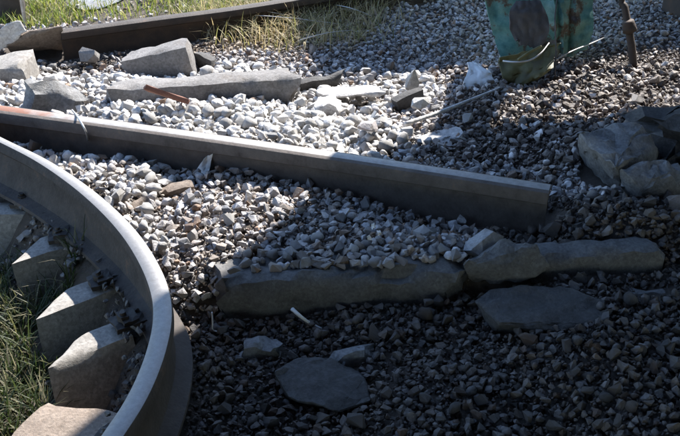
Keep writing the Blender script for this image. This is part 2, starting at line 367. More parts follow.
# ------------------------------------------------------------------ broken concrete and debris
def bm_(name, u0, v0, z0, u1, v1, z1, W, H, m, label, cat, **k):
    return beam(name, at(u0, v0, z0), at(u1, v1, z1), W, H, M[m], label, cat, **k)
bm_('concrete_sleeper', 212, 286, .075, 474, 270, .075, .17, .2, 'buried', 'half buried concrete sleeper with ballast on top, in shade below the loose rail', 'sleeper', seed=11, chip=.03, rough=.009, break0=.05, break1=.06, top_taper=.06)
bm_('concrete_fragment', 232, 352, -.02, 300, 342, -.015, .07, .1, 'rubble', 'greyish flat fragment in the shade left of the light stick', 'concrete', seed=15, chip=.02, rough=.012, break0=.05, break1=.05)
bm_('concrete_fragment', 326, 362, -.02, 376, 352, -.015, .055, .1, 'rubble', 'small pale flat fragment in the shade above the dark slanted slab', 'concrete', seed=16, chip=.02, rough=.01, break0=.04, break1=.03)
bm_('concrete_fragment', 622, 300, .0, 680, 297, .0, .08, .12, 'rubble', 'grey fragment in the shade below the round sleeper stub, at the right edge', 'concrete', seed=18, chip=.02, rough=.012, break0=.05)
# big broken block at the right: two faces leaning together
def hull_block(name, pts, m, label, cat, seed, amp=.006):
    bm = bmesh.new(); [bm.verts.new(p) for p in pts]; bmesh.ops.convex_hull(bm, input=bm.verts[:])
    bmesh.ops.delete(bm, geom=[v for v in bm.verts if not v.link_faces], context='VERTS')
    bmesh.ops.dissolve_limit(bm, angle_limit=R(4), verts=bm.verts[:], edges=bm.edges[:])
    bmesh.ops.bevel(bm, geom=bm.edges[:], offset=.004, segments=1, affect='EDGES'); bmesh.ops.triangulate(bm, faces=bm.faces[:])
    for it in range(3): bmesh.ops.subdivide_edges(bm, edges=[e for e in bm.edges if e.calc_length() > .022], cuts=1); bmesh.ops.triangulate(bm, faces=bm.faces[:])
    for v in bm.verts:
        p = v.co.copy(); d = amp * (2.0 * nz(p, 8, seed) + 1.6 * nz(p, 22, seed + 4) + 1.3 * nz(p, 50, seed + 8)); v.co = p + Vector((nz(p, 14, seed + 1), nz(p, 14, seed + 2), 1)).normalized() * d
    bmesh.ops.recalc_face_normals(bm, faces=bm.faces[:])
    o = from_bm(name, bm, M[m], sharp=35); base = Vector(pts[0]); base.z = min(Vector(p).z for p in pts); o.data.transform(Matrix.Translation(-base)); o.location = base
    q_ = sorted((p.x, p.y) for p in pts); hu = []
    for seq in (q_, q_[::-1]):
        ch = []
        for p in seq:
            while len(ch) > 1 and (ch[-1][0] - ch[-2][0]) * (p[1] - ch[-2][1]) - (ch[-1][1] - ch[-2][1]) * (p[0] - ch[-2][0]) <= 0: ch.pop()
            ch.append(p)
        hu += ch[:-1]
    HULLS.append((np.array(hu), max(p.z for p in pts)))
    return tag(o, label, cat)
hull_block('concrete_block', [at(576, 137, .20), at(590, 131, .20), at(614, 123, .20), at(640, 126, .19), at(655, 150, .15), at(616, 166, .18), at(580, 160, .02), at(606, 186, .04), at(622, 200, .0), at(650, 190, .0), at(662, 160, 0)], 'rubble', 'big broken concrete block leaning at the right, its corner towards the loose rail', 'concrete', 21, .011)
hull_block('concrete_block', [at(618, 170, .16), at(655, 160, .17), at(690, 168, .15), at(700, 186, .10), at(640, 186, .13), at(622, 196, .02), at(642, 214, .0), at(700, 214, .0), at(690, 175, 0)], 'rubble', 'broken concrete block in front of the bigger one at the right edge', 'concrete', 22, .011)
bm_('concrete_block', 654, 128, .18, 735, 122, .22, .25, .3, 'dirty', 'dark lump of concrete behind the leaning block at the right edge', 'concrete', seed=23, chip=.03, rough=.03, break0=.08, roll=R(-8))
bm_('concrete_sleeper', 528, 262, .075, 674, 252, .085, .13, .2, 'buried', 'round ended stub of a concrete sleeper beyond the cut end of the loose rail', 'sleeper', seed=12, chip=.022, rough=.006, break0=.07, break1=.02, top_taper=.25, end_taper=.06)
zs = H1(.62, 2.12) + .035
hull_block('concrete_fragment', [at(462, 262, .10), at(500, 241, .13), at(535, 249, .125), at(550, 268, .07), at(522, 284, .02), at(470, 285, .0), at(500, 246, -.02), at(545, 262, -.02)], 'buried', 'jagged grey chunk bridging the gap between the half buried sleeper and the stub', 'concrete', 19, .009)
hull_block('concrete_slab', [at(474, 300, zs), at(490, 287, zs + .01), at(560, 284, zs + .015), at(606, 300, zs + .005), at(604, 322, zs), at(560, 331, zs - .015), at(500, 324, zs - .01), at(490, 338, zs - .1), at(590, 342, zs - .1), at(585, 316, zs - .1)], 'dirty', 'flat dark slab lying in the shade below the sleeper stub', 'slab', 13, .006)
zs = H1(-.05, 1.65) + .04
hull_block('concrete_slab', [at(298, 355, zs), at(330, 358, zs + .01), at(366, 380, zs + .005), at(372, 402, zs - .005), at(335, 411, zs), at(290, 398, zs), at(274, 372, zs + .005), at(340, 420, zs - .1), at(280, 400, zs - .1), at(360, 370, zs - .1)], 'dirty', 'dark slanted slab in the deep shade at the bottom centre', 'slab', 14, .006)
# back
bm_('concrete_sleeper', 108, 91, .15, 304, 77, .165, .13, .16, 'back_sleeper', 'long concrete sleeper lying on the white ballast at the back', 'sleeper', seed=31, chip=.012, rough=.004, break0=.05, break1=.05, top_taper=.1)
bm_('concrete_sleeper', 122, 62, .10, 186, 46, .17, .15, .15, 'back_sleeper', 'broken sleeper end with a pale lit face sticking up behind the long one', 'sleeper', seed=32, chip=.012, rough=.004, break0=.03, top_taper=.1)
bm_('concrete_fragment', 192, 52, .10, 214, 66, .05, .08, .06, 'dirty', 'dark splinter beside the upright broken sleeper end', 'concrete', seed=33, chip=.015, rough=.008, break1=.03)
bm_('concrete_block', 30, 83, .21, 94, 97, .11, .14, .2, 'rubble', 'grey rough block behind the rusty end of the loose rail', 'concrete', seed=34, chip=.03, rough=.015, break0=.04, break1=.06, roll=R(-10))
bm_('concrete_block', -32, 72, .13, 24, 66, .15, .22, .15, 'sleeper', 'grey concrete block with a sunlit end at the left edge', 'concrete', seed=35, chip=.02, rough=.006)
hull_block('pale_slab', [at(-16, 44, .13), at(6, 23, .22), at(20, 19, .23), at(26, 30, .18), at(14, 44, .12), at(-4, 52, .08), at(0, 40, .06), at(18, 28, .10)], 'pale', 'pale sunlit slab leaning at the foot of the dark post', 'slab', 36, .006)
hull_block('dark_slab', [at(5, 45, .12), at(30, 31, .17), at(62, 26, .18), at(67, 50, .03), at(10, 52, .03), at(20, 40, .03), at(66, 40, .02), at(60, 26, .14), at(28, 30, .13)], 'brown_concrete', 'dark brown slab leaning against the left end of the back rail', 'slab', 37, .003)
bm_('rusty_plank', 143, 83, .215, 190, 99, .15, .035, .022, 'redrust', 'thin rusty red plank leaning on the long sleeper at the back', 'plank', seed=38, chip=.004, rough=.002, break0=.04, roll=R(-30))
bm_('pale_board', 322, 95, .09, 382, 92, .10, .09, .02, 'pale', 'flat pale sunlit board at the edge of the rear shadow', 'board', seed=39, chip=.006, rough=.004, break0=.05, break1=.06)
bm_('concrete_fragment', 300, 84, .08, 348, 72, .10, .05, .05, 'dirty', 'dark narrow fragment between the long sleeper and the pale board', 'concrete', seed=40, chip=.012, rough=.006, break0=.03, break1=.05)
bm_('timber_stub', 396, 102, .08, 424, 90, .11, .05, .06, 'dirty', 'short dark stub beside the pointed stone', 'timber', seed=41, chip=.006, rough=.003)
bm_('pale_slab', 410, 146, .055, 470, 134, .06, .10, .05, 'pale', 'pale flat slab behind the loose rail beside the dark stone heap', 'slab', seed=42, chip=.02, rough=.008, break0=.05, break1=.06)
bm_('concrete_fragment', 300, 108, .09, 345, 104, .11, .12, .06, 'pale', 'wide pale flat piece in front of the pale board', 'concrete', seed=43, chip=.02, rough=.01, break0=.04, break1=.06)
bm_('concrete_fragment', 136, 212, .05, 158, 196, .06, .06, .08, 'brown_concrete', 'tan fragment between the curved rail and the loose rail', 'concrete', seed=44, chip=.015, rough=.01, break0=.03, break1=.03)
bm_('concrete_fragment', 155, 193, .05, 192, 186, .06, .06, .05, 'brown_concrete', 'brown flat fragment in the shadow of the loose rail', 'concrete', seed=45, chip=.012, rough=.008, break0=.03, break1=.03)

# ------------------------------------------------------------------ loose stones
def hull_variant(k, npts, flat):
    g = np.random.default_rng(k); p = g.normal(size=(npts, 3)); p /= np.linalg.norm(p, axis=1)[:, None]
    p *= (np.abs(p) ** 3).sum(1)[:, None] ** (-.24)
    p *= np.array([1, g.uniform(.62, .95), g.uniform(*flat)]) * g.uniform(.8, 1.15, size=(npts, 1))
    bm = bmesh.new(); [bm.verts.new(q) for q in p]
    r = bmesh.ops.convex_hull(bm, input=bm.verts[:]); bmesh.ops.delete(bm, geom=[v for v in bm.verts if not v.link_faces], context='VERTS')
    bmesh.ops.triangulate(bm, faces=bm.faces[:]); bm.verts.index_update()
    V = np.array([v.co[:] for v in bm.verts]); F = np.array([[v.index for v in f.verts] for f in bm.faces]); bm.free(); return V * .5, F
def round_variant(k):
    g = np.random.default_rng(k); bm = bmesh.new(); bmesh.ops.create_icosphere(bm, subdivisions=2, radius=1)
    s = g.uniform(0, 99); d = np.array([1, g.uniform(.6, .9), g.uniform(.42, .72)])
    for v in bm.verts:
        c = Vector(v.co); c = c * (1 + .42 * nz(c, 1.15, s) + .20 * nz(c, 2.4, s))
        v.co = Vector(np.array(c) * d)
    bm.verts.index_update(); V = np.array([v.co[:] for v in bm.verts]); F = np.array([[v.index for v in f.verts] for f in bm.faces]); bm.free(); return V * .5, F
ANG = [hull_variant(100 + i, 11 + i % 6, (.42, .95)) for i in range(30)]
RND = [round_variant(300 + i) for i in range(12)]
def rot_mats(n, tilt):
    a = rng.uniform(0, 2 * np.pi, n); b = rng.normal(0, tilt, n); c = rng.normal(0, tilt, n)
    ca, sa, cb, sb, cc, sc = np.cos(a), np.sin(a), np.cos(b), np.sin(b), np.cos(c), np.sin(c); Z = np.zeros(n); O = np.ones(n)
    def m(*r): return np.stack(r, -1).reshape(n, 3, 3)
    return m(ca, -sa, Z, sa, ca, Z, Z, Z, O) @ m(O, Z, Z, Z, cb, -sb, Z, sb, cb) @ m(cc, Z, sc, Z, O, Z, -sc, Z, cc)
def scatter(cell, y0, y1, layer):
    xs = np.arange(-3.2, 3.4, cell); ys = np.arange(y0, y1, cell); x, y = [q.ravel() for q in np.meshgrid(xs, ys)]
    x = x + rng.uniform(-.5, .5, len(x)) * cell; y = y + rng.uniform(-.5, .5, len(y)) * cell
    k = np.abs(x) < .43 * y + .55
    return x[k], y[k]
pts = []
for cell, y0, y1, layer, smin, smax in ((.022, 1.0, 2.3, 0, .012, .042), (.025, 1.0, 2.3, 1, .012, .044), (.026, 2.3, 4.0, 0, .016, .050), (.029, 2.3, 4.0, 1, .016, .050), (.026, 4.0, 5.7, 0, .016, .038), (.034, 4.0, 5.7, 1, .016, .038), (.0145, 1.4, 4.2, 2, .005, .018)):
    x, y = scatter(cell, y0, y1, layer); n = len(x)
    s = smin + (smax - smin) * rng.beta(1.5, 2.4, n)
    s = np.where((rng.random(n) < .025) & (layer == 1), s * 1.55, s)
    pts.append(np.stack([x, y, s, np.full(n, layer)], -1))
P = np.concatenate(pts); x, y, s, lay = P.T
ls = side_of(LL, x, y); cs = side_of(CL, x, y)
# zones of the place: washed white stone behind the loose rail, grey crushed stone in front, brown dirty stone to the right
wob_ = lambda x, y: .10 * np.sin(7 * x + 3 * y) + .06 * np.sin(13 * y - 5 * x)
wob = .10 * np.sin(7 * x + 3 * y) + .06 * np.sin(13 * y - 5 * x)
white = (ls > 0.02) & (y < 3.85 + wob) & (x < .30 + wob)
white |= (ls < 0) & (cs > 0) & (x < -.55 + wob) & (y > 2.3) & (rng.random(len(x)) < .5)
white &= ~((y > 3.3 + .5 * wob) & (rng.random(len(x)) < .3))
brown = (x > .42 + wob) & (y > 2.9) & (y < 4.05 + .3 * (x - .6) + wob) & (ls > 0)
s = np.where(white & (lay < 2), s * 1.28, s)
s = np.where(brown & (lay < 2), s * .95, s)
z = ground_h(x, y)
keep = np.ones(len(x), bool)
# rails: stones stay under the heads
for L_, top in ((CL, .17), (LL, .17), (RAILS[2], .15)):
    d, i = nearest(L_, x, y); front = (ls < 0) & (L_ is LL); keep &= ~(d < np.where(front, .022 + s * .35, .045 + s * .55)); keep &= ~((d < .085) & (lay == 1) & ~front)
# grass takes over at the far left and bottom left
grassy_far = (y > 4.66 + .25 * (x + 1) + wob * .5) & (x < .15 + wob)
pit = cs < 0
px_u = 340 + FPX * x / (y * math.cos(PITCH) + CAM_H * math.sin(PITCH))
keep &= ~(grassy_far & (rng.random(len(x)) > .06))
keep &= ~(pit & (y < 2.35) & (x < -.86 + .1 * (y - 1.4) + wob * .3))
keep &= ~(pit & (rng.random(len(x)) > .6) & (y < 3))
dry = (y > 4.25 + wob) & (x < -.1 + .35 * (y - 4.3)) & (x > -.75)
keep &= ~(dry & (rng.random(len(x)) > .55))
zc = z + s * np.where(lay == 0, .18, np.where(lay == 1, .50, .30)) + np.where(lay == 1, .008, 0) + np.where(lay == 2, .012, 0)
for inv, L_, W_, H_, cl in CLEAR:
    A = np.array(inv); q = np.stack([x, y, zc, np.ones(len(x))], -1) @ A.T
    inside = (q[:, 0] > -s * .3 + cl[0] * .9) & (q[:, 0] < L_ + s * .3 - cl[1] * .9) & (q[:, 1] > -s * .3) & (q[:, 1] < W_ + s * .2 - .03)
    keep &= ~(inside & (q[:, 2] < .9 * s + .0) & (q[:, 2] > -H_ - .25))
    keep &= ~(inside & (q[:, 2] >= .9 * s) & (q[:, 2] < .08))
for hu, zt in HULLS:
    ins = np.ones(len(x), bool)
    for a_, b_ in zip(hu, np.roll(hu, -1, 0)):
        e_ = b_ - a_; ins &= (e_[0] * (y - a_[1]) - e_[1] * (x - a_[0])) / np.hypot(*e_) > .014
    keep &= ~(ins & (zc < zt + .05))
# stones strewn over the half buried sleeper's back half
xb = rng.uniform(-.30, .36, 150); yb = 2.09 + .12 * (xb + .3) + rng.uniform(.045, .17, 150); sb = rng.uniform(.026, .048, 150); zb = .075 + sb * .3
x, y, s, zc, lay, white, brown, pit = [np.concatenate([a[keep], b]) for a, b in ((x, xb), (y, yb), (s, sb), (zc, zb), (lay, np.zeros(150)), (white, np.zeros(150, bool)), (brown, np.zeros(150, bool)), (pit, np.zeros(150, bool)))]
n = len(x)
val = np.clip(rng.normal(1, .24, n), .45, 1.6)[:, None]
hue = rng.random(n)
tint = np.where((hue < .2)[:, None], (.25, .22, .20), np.where((hue < .4)[:, None], (.24, .245, .265), (.275, .27, .275))) * val
edge_ = 2.115 + .14 * (x + .36); shade_mask = (y < edge_ - .01) | ((x > .45) & (y < 2.62 - .1 * wob_(x, y)))  # front stones darkened: the foreground shade is painted into their colour
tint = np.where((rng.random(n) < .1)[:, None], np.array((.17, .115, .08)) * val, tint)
tint = np.where(shade_mask[:, None], tint * np.array((.34, .30, .27)), tint * np.array((1.42, 1.38, 1.34)))
tint = np.where(white[:, None], np.array((.58, .565, .545)) * np.clip(rng.normal(1, .17, n), .45, 1.35)[:, None], tint)
tint = np.where(brown[:, None], np.where((hue < .4)[:, None], (.07, .05, .04), np.where((hue < .8)[:, None], (.22, .185, .165), (.52, .48, .46))) * val, tint)
bd, _ = nearest(RAILS[2], x, y); tint = np.where(((bd < .22 + .05 * np.sin(9 * x)) & (x < -.45) & (hue < .8))[:, None], tint * .3, tint)  # shadowed gap beneath the back rail painted into the stone tints
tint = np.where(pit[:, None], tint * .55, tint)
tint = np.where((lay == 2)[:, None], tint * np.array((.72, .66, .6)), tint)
tan = (y > 4.15) & (x < .1 + .3 * (y - 4.3)) & (x > -.85) & (hue > .25); tint = np.where(tan[:, None], np.array((.30, .235, .17)) * val, tint)
RM = rot_mats(n, .55)
isr = np.where(white, rng.random(n) < .6, rng.random(n) < .08)
var = np.where(isr, rng.integers(0, len(RND), n) + 100, rng.integers(0, len(ANG), n))
# dark stones heaped on the inner rail foot
cl_ = CL[(CL[:, 1] > 1.5) & (CL[:, 1] < 3.0)]; m_ = 70; ip = rng.integers(1, len(cl_) - 1, m_); tt = cl_[ip + 1] - cl_[ip - 1]; tt /= np.linalg.norm(tt, axis=1)[:, None]
dd = rng.uniform(.06, .11, m_); x2 = cl_[ip, 0] + tt[:, 1] * dd + rng.normal(0, .01, m_); y2 = cl_[ip, 1] - tt[:, 0] * dd + rng.normal(0, .01, m_); s2 = rng.uniform(.014, .03, m_)
z2 = .012 + s2 * .3
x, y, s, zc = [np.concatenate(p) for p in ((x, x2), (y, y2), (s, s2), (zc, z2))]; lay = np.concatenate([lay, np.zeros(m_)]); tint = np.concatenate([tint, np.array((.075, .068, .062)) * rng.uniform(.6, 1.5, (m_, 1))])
RM = np.concatenate([RM, rot_mats(m_, .6)]); isr = np.concatenate([isr, np.zeros(m_, bool)]); var = np.concatenate([var, rng.integers(0, len(ANG), m_)]); n = len(x)
# the 300 stones that show largest are objects of their own
depth = y * math.cos(PITCH) + (CAM_H - zc) * math.sin(PITCH); v_px = 218 - FPX * (y * math.sin(PITCH) - (CAM_H - zc) * math.cos(PITCH)) / depth; u_px = 340 + FPX * x / depth
show = s / depth * ((u_px > 5) & (u_px < 675) & (v_px > 3) & (v_px < 432)) * (lay != 2)
order = np.argsort(-show); big = order[:300]; rest = np.ones(n, bool); rest[big] = False
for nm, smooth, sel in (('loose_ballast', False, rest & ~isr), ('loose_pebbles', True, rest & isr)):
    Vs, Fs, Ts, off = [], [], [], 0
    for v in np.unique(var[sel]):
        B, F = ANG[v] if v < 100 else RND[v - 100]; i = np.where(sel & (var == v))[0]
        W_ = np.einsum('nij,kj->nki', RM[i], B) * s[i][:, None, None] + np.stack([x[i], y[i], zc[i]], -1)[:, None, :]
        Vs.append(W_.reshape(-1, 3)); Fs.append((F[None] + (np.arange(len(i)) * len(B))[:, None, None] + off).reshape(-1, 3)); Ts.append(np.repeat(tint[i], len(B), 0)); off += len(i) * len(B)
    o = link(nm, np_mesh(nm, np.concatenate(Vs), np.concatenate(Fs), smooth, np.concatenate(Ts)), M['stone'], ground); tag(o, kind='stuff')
cache = {}
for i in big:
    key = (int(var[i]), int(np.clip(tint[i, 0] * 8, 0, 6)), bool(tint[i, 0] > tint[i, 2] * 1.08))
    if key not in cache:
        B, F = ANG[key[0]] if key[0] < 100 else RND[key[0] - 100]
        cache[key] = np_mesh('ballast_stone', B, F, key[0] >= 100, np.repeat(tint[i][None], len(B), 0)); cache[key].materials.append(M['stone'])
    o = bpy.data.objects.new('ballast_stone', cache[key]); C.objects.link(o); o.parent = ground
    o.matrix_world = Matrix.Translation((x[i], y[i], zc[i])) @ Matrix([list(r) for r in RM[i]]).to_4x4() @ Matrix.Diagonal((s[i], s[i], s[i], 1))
def boulder(u, v, z, dims, seed, tintc, label, rz=0., cat='stone', npts=26):
    B, F = hull_variant(seed, npts, (.8, 1.)); B = B * 2
    p = at(u, v, z); o = link('large_stone', np_mesh('large_stone', B * np.array(dims) * .5, F, False, np.repeat(np.array(tintc)[None], len(B), 0)), M['stone'])
    o.location = (p.x, p.y, z); o.rotation_euler = (0, 0, rz); return tag(o, label, cat)
boulder(412, 82, .10, (.06, .05, .11), 901, (.42, .40, .38), 'pointed pale stone standing at the edge of the rear shadow')
boulder(484, 245, .09, (.12, .10, .09), 902, (.27, .27, .28), 'rounded grey stone in the shade below the end of the loose rail', .4)
boulder(368, 127, .12, (.09, .07, .05), 903, (.36, .33, .33), 'pinkish grey flat stone in the white ballast behind the loose rail', .8)
boulder(90, 55, .07, (.10, .08, .09), 904, (.2, .19, .18), 'round grey stone against the back rail')
boulder(420, 103, .10, (.08, .06, .05), 905, (.5, .49, .47), 'pale rounded stone beside the dark stub', .5)
boulder(112, 163, .05, (.09, .07, .06), 906, (.55, .53, .51), 'pale stone close outside the curved rail', 1.2)

# ------------------------------------------------------------------ grass
def grass(name, spots, hmin, hmax, cols, lean, width, label):
    Vs, Fs, Ts = [], [], []; off = 0; n = len(spots); hs = ground_h(spots[:, 0], spots[:, 1])
    for (px, py), gz in zip(spots, hs):
        hgt = rng.uniform(hmin, hmax); a = rng.uniform(0, 2 * np.pi); ln = rng.uniform(.15, lean) * hgt
        d = np.array([math.cos(a), math.sin(a), 0]); w_ = np.array([-d[1], d[0], 0]) * width * rng.uniform(.6, 1.3)
        c0 = cols[rng.integers(len(cols))] * rng.uniform(.7, 1.25); b0 = np.array([px, py, gz - .005])
        for t, k in ((0, 1), (.4, .9), (.75, .6)):
            c = b0 + d * ln * t ** 1.8 + np.array([0, 0, hgt * (t - .18 * t * t * ln / hgt)])
            Vs += [c - w_ * k, c + w_ * k]
        Vs.append(b0 + d * ln + np.array([0, 0, hgt * (1 - .25 * ln / hgt)]))
        Fs += [(off, off + 1, off + 3), (off, off + 3, off + 2), (off + 2, off + 3, off + 5), (off + 2, off + 5, off + 4), (off + 4, off + 5, off + 6)]
        Ts += [c0] * 7; off += 7
    o = link(name, np_mesh(name, Vs, Fs, False, Ts), M['grass']); return tag(o, label, 'grass', kind='stuff')
A_ = lambda *c: [np.array(q) for q in c]
q = np.stack([rng.uniform(-3.0, .6, 42000), rng.uniform(4.4, 7.0, 42000)], -1)
q = q[(q[:, 1] > 4.70 + .25 * (q[:, 0] + 1) + .08 * np.sin(5 * q[:, 0])) & (rng.random(len(q)) < .5 + .5 * np.sin(4.3 * q[:, 0] + 2 * q[:, 1]) * np.sin(3 * q[:, 1])+.25)]
pc = np.array([tuple(p)[:2] for p in pl]).mean(0)
q = q[(np.hypot((q[:, 0] - pc[0]) / .26, (q[:, 1] - pc[1]) / .14) > 1) | (rng.random(len(q)) < .1)]
grass('grass', q, .03, .11, A_((.19, .23, .035), (.26, .28, .06), (.12, .17, .03), (.32, .29, .13)), .9, .0028, 'yellow green grass growing behind the back rail')
q = np.stack([rng.uniform(-.95, .55, 16000), rng.uniform(4.05, 5.7, 16000)], -1)
q = q[(rng.random(len(q)) < np.clip(1.3 - 2.2 * np.hypot((q[:, 0] + .25) / 1.1, (q[:, 1] - 4.75) / 1.1), 0, 1))]
grass('dry_grass', q, .04, .17, A_((.46, .37, .19), (.36, .28, .14), (.28, .27, .09), (.52, .44, .27)), 1.6, .0022, 'dry straw coloured grass at the edge of the rear shadow')
q = np.stack([rng.uniform(-1.25, -.60, 9000), rng.uniform(1.15, 2.5, 9000)], -1)
edge_x = -.80 + .02 * (q[:, 1] - 1.5) + .05 * np.sin(11 * q[:, 1])
q = q[(q[:, 0] < edge_x - .06 * (q[:, 1] > 2.05)) & (rng.random(len(q)) < .85)]
for inv, L_, W_, H_, cl in CLEAR[:5]:
    t_ = np.concatenate([q, np.full((len(q), 1), -.05), np.ones((len(q), 1))], 1) @ np.array(inv).T
    q = q[~((t_[:, 0] > 0) & (t_[:, 0] < L_) & (t_[:, 1] > 0) & (t_[:, 1] < W_))]
grass('grass', q, .05, .15, A_((.045, .07, .016), (.06, .08, .022), (.11, .11, .045), (.03, .05, .014), (.22, .20, .12)), 1.1, .0026, 'dark green grass at the lower left edge beside the sleeper ends')

# ------------------------------------------------------------------ the wrecked green wagon leaning over the track
WZ = 1.2
corner = Vector((.79, 4.27, 0)); ax = Vector((.972, .236, 0)); ay = Vector((.236, -.972, 0))
wagon = thing('wrecked_wagon', corner, 'wrecked green wagon with a crumpled torn panel hanging to the ballast', 'wagon')
def wbox(name, x0, x1, y0, y1, z0, z1, m, bev=.01):
    bm = bmesh.new(); bmesh.ops.create_cube(bm, size=1)
    for v in bm.verts:
        c = v.co; px_ = x0 + (c.x + .5) * (x1 - x0); py_ = y0 + (c.y + .5) * (y1 - y0); c_ = ax * px_ + ay * py_; v.co = (c_.x, c_.y, z0 + (c.z + .5) * (z1 - z0))
    bmesh.ops.recalc_face_normals(bm, faces=bm.faces[:])
    bmesh.ops.bevel(bm, geom=bm.edges[:], offset=bev, segments=1, affect='EDGES')
    return from_bm(name, bm, M[m], wagon)
wbox('floor', .29, 7, 0, 3.0, WZ, WZ + .08, 'darkrust')
bm = bmesh.new(); torn = [(0, 1.55), (.10, 1.47), (.16, 1.36), (.27, WZ + .02), (1.2, WZ - .01), (7, WZ), (7, 4.4), (0, 4.4)]
fr = [bm.verts.new((ax * a_).to_tuple()[:2] + (b_,)) for a_, b_ in torn]; bk = [bm.verts.new((ax * a_ + ay * .05).to_tuple()[:2] + (b_,)) for a_, b_ in torn]
bm.faces.new(fr); bm.faces.new(bk[::-1])
for a_ in range(len(fr)): bm.faces.new((fr[a_], bk[a_], bk[(a_ + 1) % len(fr)], fr[(a_ + 1) % len(fr)]))
bmesh.ops.recalc_face_normals(bm, faces=bm.faces[:]); from_bm('side_wall', bm, M['green'], wagon)
wbox('side_wall', 0, 7, 2.95, 3.0, WZ + .08, 4.4, 'green')
wbox('end_wall', 0, .05, .052, 2.948, 1.55, 4.4, 'green'); wbox('end_wall', 6.95, 7, .052, 2.948, WZ + .08, 4.4, 'green')
wbox('roof', -.04, 7.04, -.04, 3.04, 4.402, 4.46, 'greyplate')
for k in range(8):
    wbox('rib', .30 + k * .9, .38 + k * .9, -.05, -.002, WZ + .05, 4.35, 'green', .006); wbox('rib', .15 + k * .93, .23 + k * .93, 3.002, 3.05, WZ + .05, 4.35, 'green', .006)
for k in (.8, 1.6): wbox('underframe_beam', .05, 6.95, k, k + .1, WZ - .14, WZ - .002, 'darkrust')
# crumpled panel
def crumple(name, outline_l, outline_r, ctrl_v, m, nu, nv, amp, seed, ridge=(), parent=None, thick=.006, ragged=0.):
    """sheet between a left and a right edge polyline (world), crumpled; solid thickness"""
    def lerp(poly, t):
        f = t * (len(poly) - 1); i = min(int(f), len(poly) - 2); return Vector(poly[i]).lerp(Vector(poly[i + 1]), f - i)
    bm = bmesh.new(); g = []
    for j in range(nv + 1):
        row = []
        for i in range(nu + 1):
            u_, v_ = i / nu, j / nv; p = lerp(outline_l, v_).lerp(lerp(outline_r, v_), u_)
            d = amp * (1.1 * nz((u_ * 2.2, v_ * 2.4, 0), 1, seed) + .7 * abs(nz((u_ * 4 + v_, v_ * 3, 0), 1.3, seed + 4)) + .22 * nz((u_ * 9, v_ * 8, 0), 1.2, seed + 8))
            for (ru, rw, ra) in ridge: d += ra * max(0, 1 - abs(u_ - ru - .05 * nz((v_ * 3, 0, 0), 1, seed)) / rw)
            p += Vector((.12 * d, -d, .1 * d))
            if ragged and j == 0: p.z += ragged * nz((u_ * 7, 0, 0), 1, seed + 11)
            row.append(bm.verts.new(p))
        g.append(row)
    for j in range(nv):
        for i in range(nu): bm.faces.new((g[j][i], g[j][i + 1], g[j + 1][i + 1], g[j + 1][i]))
    bmesh.ops.recalc_face_normals(bm, faces=bm.faces[:])
    bmesh.ops.solidify(bm, geom=bm.faces[:], thickness=thick)
    o = from_bm(name, bm, M[m], sharp=40)
    if parent: local(o, parent)
    return o
def pt(u, v, y):
    """point on the vertical plane at distance y"""
    dx = (u - 340) / FPX; dy = (218 - v) / FPX
    d = Vector((dx, math.cos(PITCH) + dy * math.sin(PITCH), -math.sin(PITCH) + dy * math.cos(PITCH))); return Vector((0, 0, CAM_H)) + d * (y / d.y)
Lp = [pt(503, 66, 3.98), pt(495, 40, 4.02), pt(488, 15, 4.06), pt(482, -8, 4.09), Vector((.80, 4.18, .75)), Vector((.95, 4.30, 1.24))]
Rp = [pt(586, 44, 4.08), pt(589, 30, 4.10), pt(590, 15, 4.12), pt(592, -8, 4.15), Vector((1.10, 4.22, .75)), Vector((1.20, 4.36, 1.24))]
crumple('crumpled_panel', Lp, Rp, None, 'green', 40, 60, .05, 3.3, ((.62, .05, .035), (.80, .04, -.03), (.70, .03, .02)), wagon, ragged=.07)
tag(wagon.children[-1], 'crumpled green panel with rust and scorch marks')
pl_ = crumple('dark_plate', [pt(516, 42, 3.86), pt(509, 28, 3.88), pt(509, 12, 3.90), pt(516, 1, 3.93)], [pt(539, 50, 3.86), pt(549, 31, 3.88), pt(547, 15, 3.90), pt(540, 0, 3.93)], None, 'greyplate', 20, 22, .014, 9.1, (), wagon, .008, ragged=.02)
tag(pl_, 'dark grey bulging plate on the crumpled panel')
fl = crumple('torn_flap', [pt(504, 88, 3.74), pt(501, 76, 3.76), pt(500, 58, 3.80)], [pt(534, 80, 3.74), pt(552, 64, 3.79), pt(560, 42, 3.87)], None, 'olive', 22, 16, .035, 5.7, (), wagon, .008, ragged=.02)
tag(fl, 'olive brown torn flap at the foot of the crumpled panel')
tube('bent_strip', smooth_line([pt(503, 61, 3.74), pt(516, 62, 3.71), pt(530, 60, 3.71), pt(541, 53, 3.73), pt(549, 43, 3.79)], 20), .005, M['wire'], wagon, 6, .6)
tube('bent_strip', smooth_line([pt(518, 60, 3.71), pt(528, 53, 3.72), pt(541, 46, 3.76)], 12), .006, M['olive'], wagon, 6)
tube('loose_wire', smooth_line([pt(555, 76, 3.8), pt(556, 50, 3.82), pt(555, 25, 3.86), pt(557, 0, 3.92), Vector((1.02, 4.1, .8)), Vector((1.08, 4.26, 1.21))], 24), .003, M['greyplate'], wagon, 6)
tube('loose_wire', smooth_line([pt(545, 66, 3.86), pt(570, 52, 3.9), pt(592, 43, 4.05), pt(612, 34, 4.3)], 20), .003, M['wire'], wagon, 6)
rod = tube('brake_rod', smooth_line([pt(634, 74, 3.98), pt(632, 50, 4.02), pt(629, 30, 4.06), pt(625, 8, 4.12), pt(622, -10, 4.16), Vector((1.33, 4.3, .8)), Vector((1.4, 4.47, 1.21))], 30), .019, M['darkrust'], wagon, 10, .75)
